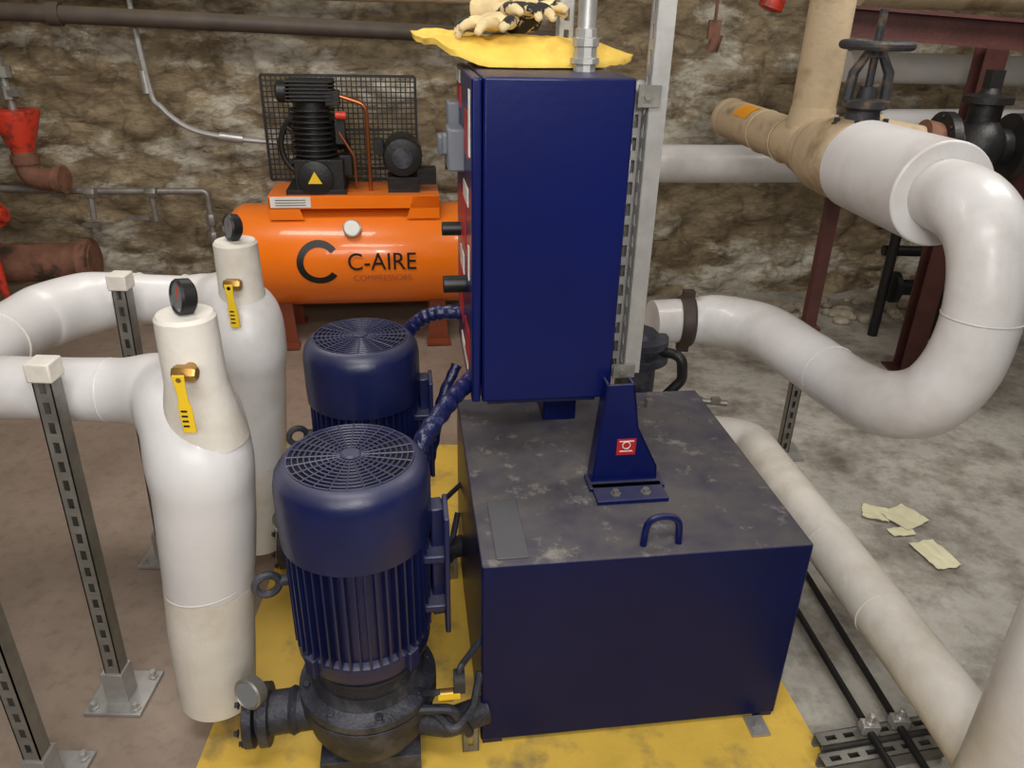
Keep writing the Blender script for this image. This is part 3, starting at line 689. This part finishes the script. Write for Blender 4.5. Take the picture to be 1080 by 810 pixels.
m=MB(); P,R=crom([(-1.98,4.30,2.88),(-1.98,4.30,1.95),(-1.95,4.30,1.30),(-1.90,4.30,1.18),(-1.78,4.31,1.08),(-1.62,4.33,1.035),(-1.40,4.36,1.01),(-1.10,4.40,.99)],[.015]*8,8); m.sweep(P,R,10); m.make('flexible_conduit',M_galv)
m=MB(); m.cyl((-1.62,4.33,1.035),(-1.50,4.345,1.02),.024); m.cyl((-1.965,4.30,1.36),(-1.96,4.30,1.25),.022); m.make('connectors',M_galv)
group('overhead_iron_pipe')
m=MB(); m.sweep([(-3.8,3.95,1.64),(-2.47,4.16,1.625),(.2,4.53,1.55)],.042,20); m.lathe([(.055,-.03),(.055,.03)],frame((-2.3,4.185,1.62),(1,.14,-.02)),20); m.make('pipe',mat('dusty_brown_pipe',sr(72,62,54),.6,var=.3,dust=sr(110,98,82),dustamt=.7))
group('red_pipe_fitting',(1.23,4.2,0))
m=MB(); m.lathe([(.03,-.06),(.06,-.05),(.06,0),(.04,.01),(.04,.2)],frame((0,0,1.77),(.3,0,1)),20); m.cyl((0,0,1.77),(.1,.4,1.80),.025); m.make('fitting',M_red)
group('pipe_hanger',(.98,4.3,0))
m=MB(); m.cyl((0,0,1.60),(0,0,2.88),.008); m.box((0,0,1.62),(.06,.03,.09)); m.cyl((0,0,1.52),(0.02,0,1.60),.03); m.make('hanger',M_rust)

# debris
top()
def paper(x,y,rz,sx,sy,sd):
    n=14; vs=[];fs=[]
    for i in range(n+1):
        for j in range(n+1):
            u=i/n-.5;v=j/n-.5
            z=.003+.009*abs(noise.noise(V((u*3+sd,v*3,sd))))+.015*abs(u)**1.5*abs(sin(sd))
            vs.append((u*sx*(1+.12*noise.noise(V((v*3,sd,0)))),v*sy*(1+.12*noise.noise(V((u*3,sd,5)))),z))
    for i in range(n):
        for j in range(n): a=i*(n+1)+j; fs.append((a,a+1,a+n+2,a+n+1))
    o=MB().add(vs,fs).make('scrap_paper',M_paper,ang=15); o.location=(x,y,0); o.rotation_euler=(0,0,rz)
paper(1.49,2.40,.5,.13,.12,1.3); paper(1.50,2.18,.25,.10,.15,4.1); paper(1.39,2.42,1.2,.09,.09,7.7); paper(1.44,2.31,.2,.09,.05,2.7)
m=MB()
for k in range(70):
    x=random.uniform(1.5,3.2); y=4.60+.143*x-random.uniform(.08,.5); s=random.uniform(.012,.055)
    m.ball((x,y,s*.5),s,(random.uniform(.8,1.6),random.uniform(.7,1.2),.7),7)
for k in range(16):
    x=random.uniform(.7,1.8); y=4.60+.143*x-random.uniform(.06,.4); s=random.uniform(.01,.035)
    m.ball((x,y,s*.5),s,(1.2,.8,.7),7)
m.make('stone_rubble',M_conc,smooth=False)

# ------------------------------------------------------------ lights
def area(name,loc,tgt,sx,sy,e,col=(1,.94,.85)):
    l=bpy.data.lights.new(name,'AREA'); l.shape='RECTANGLE'; l.size=sx; l.size_y=sy; l.energy=e; l.color=col
    o=bpy.data.objects.new(name,l); bpy.context.collection.objects.link(o); o.location=loc
    o.rotation_euler=(V(tgt)-V(loc)).to_track_quat('-Z','Y').to_euler()
area('ceiling_fluorescent_light',(-.2,.5,2.75),(0,1.9,.4),1.6,.4,29,(1,.97,.93))
area('ceiling_fluorescent_light.001',(-1.3,2.7,2.8),(-1.2,3.6,.3),1.6,.4,33,(1,.95,.88))
area('ceiling_fluorescent_light.002',(2.0,2.5,2.8),(1.7,3.3,.2),1.6,.4,34,(1,.96,.91))
area('front_fill_light',(.1,-1.6,2.45),(0,3.0,.7),3.2,.9,62,(1,.98,.95))  # soft fill added behind the camera to flatten the light, not a real fixture
area('added_highlight_light',(.12,-.15,2.0),(0,2.4,.6),.22,.16,9,(1,.98,.96))  # small light added beside the camera for highlights on near pipes and motors
wd=bpy.data.worlds.new('world'); scene.world=wd; wd.use_nodes=True
wd.node_tree.nodes['Background'].inputs[0].default_value=(.8,.85,1,1); wd.node_tree.nodes['Background'].inputs[1].default_value=.2
scene.view_settings.view_transform='Standard'
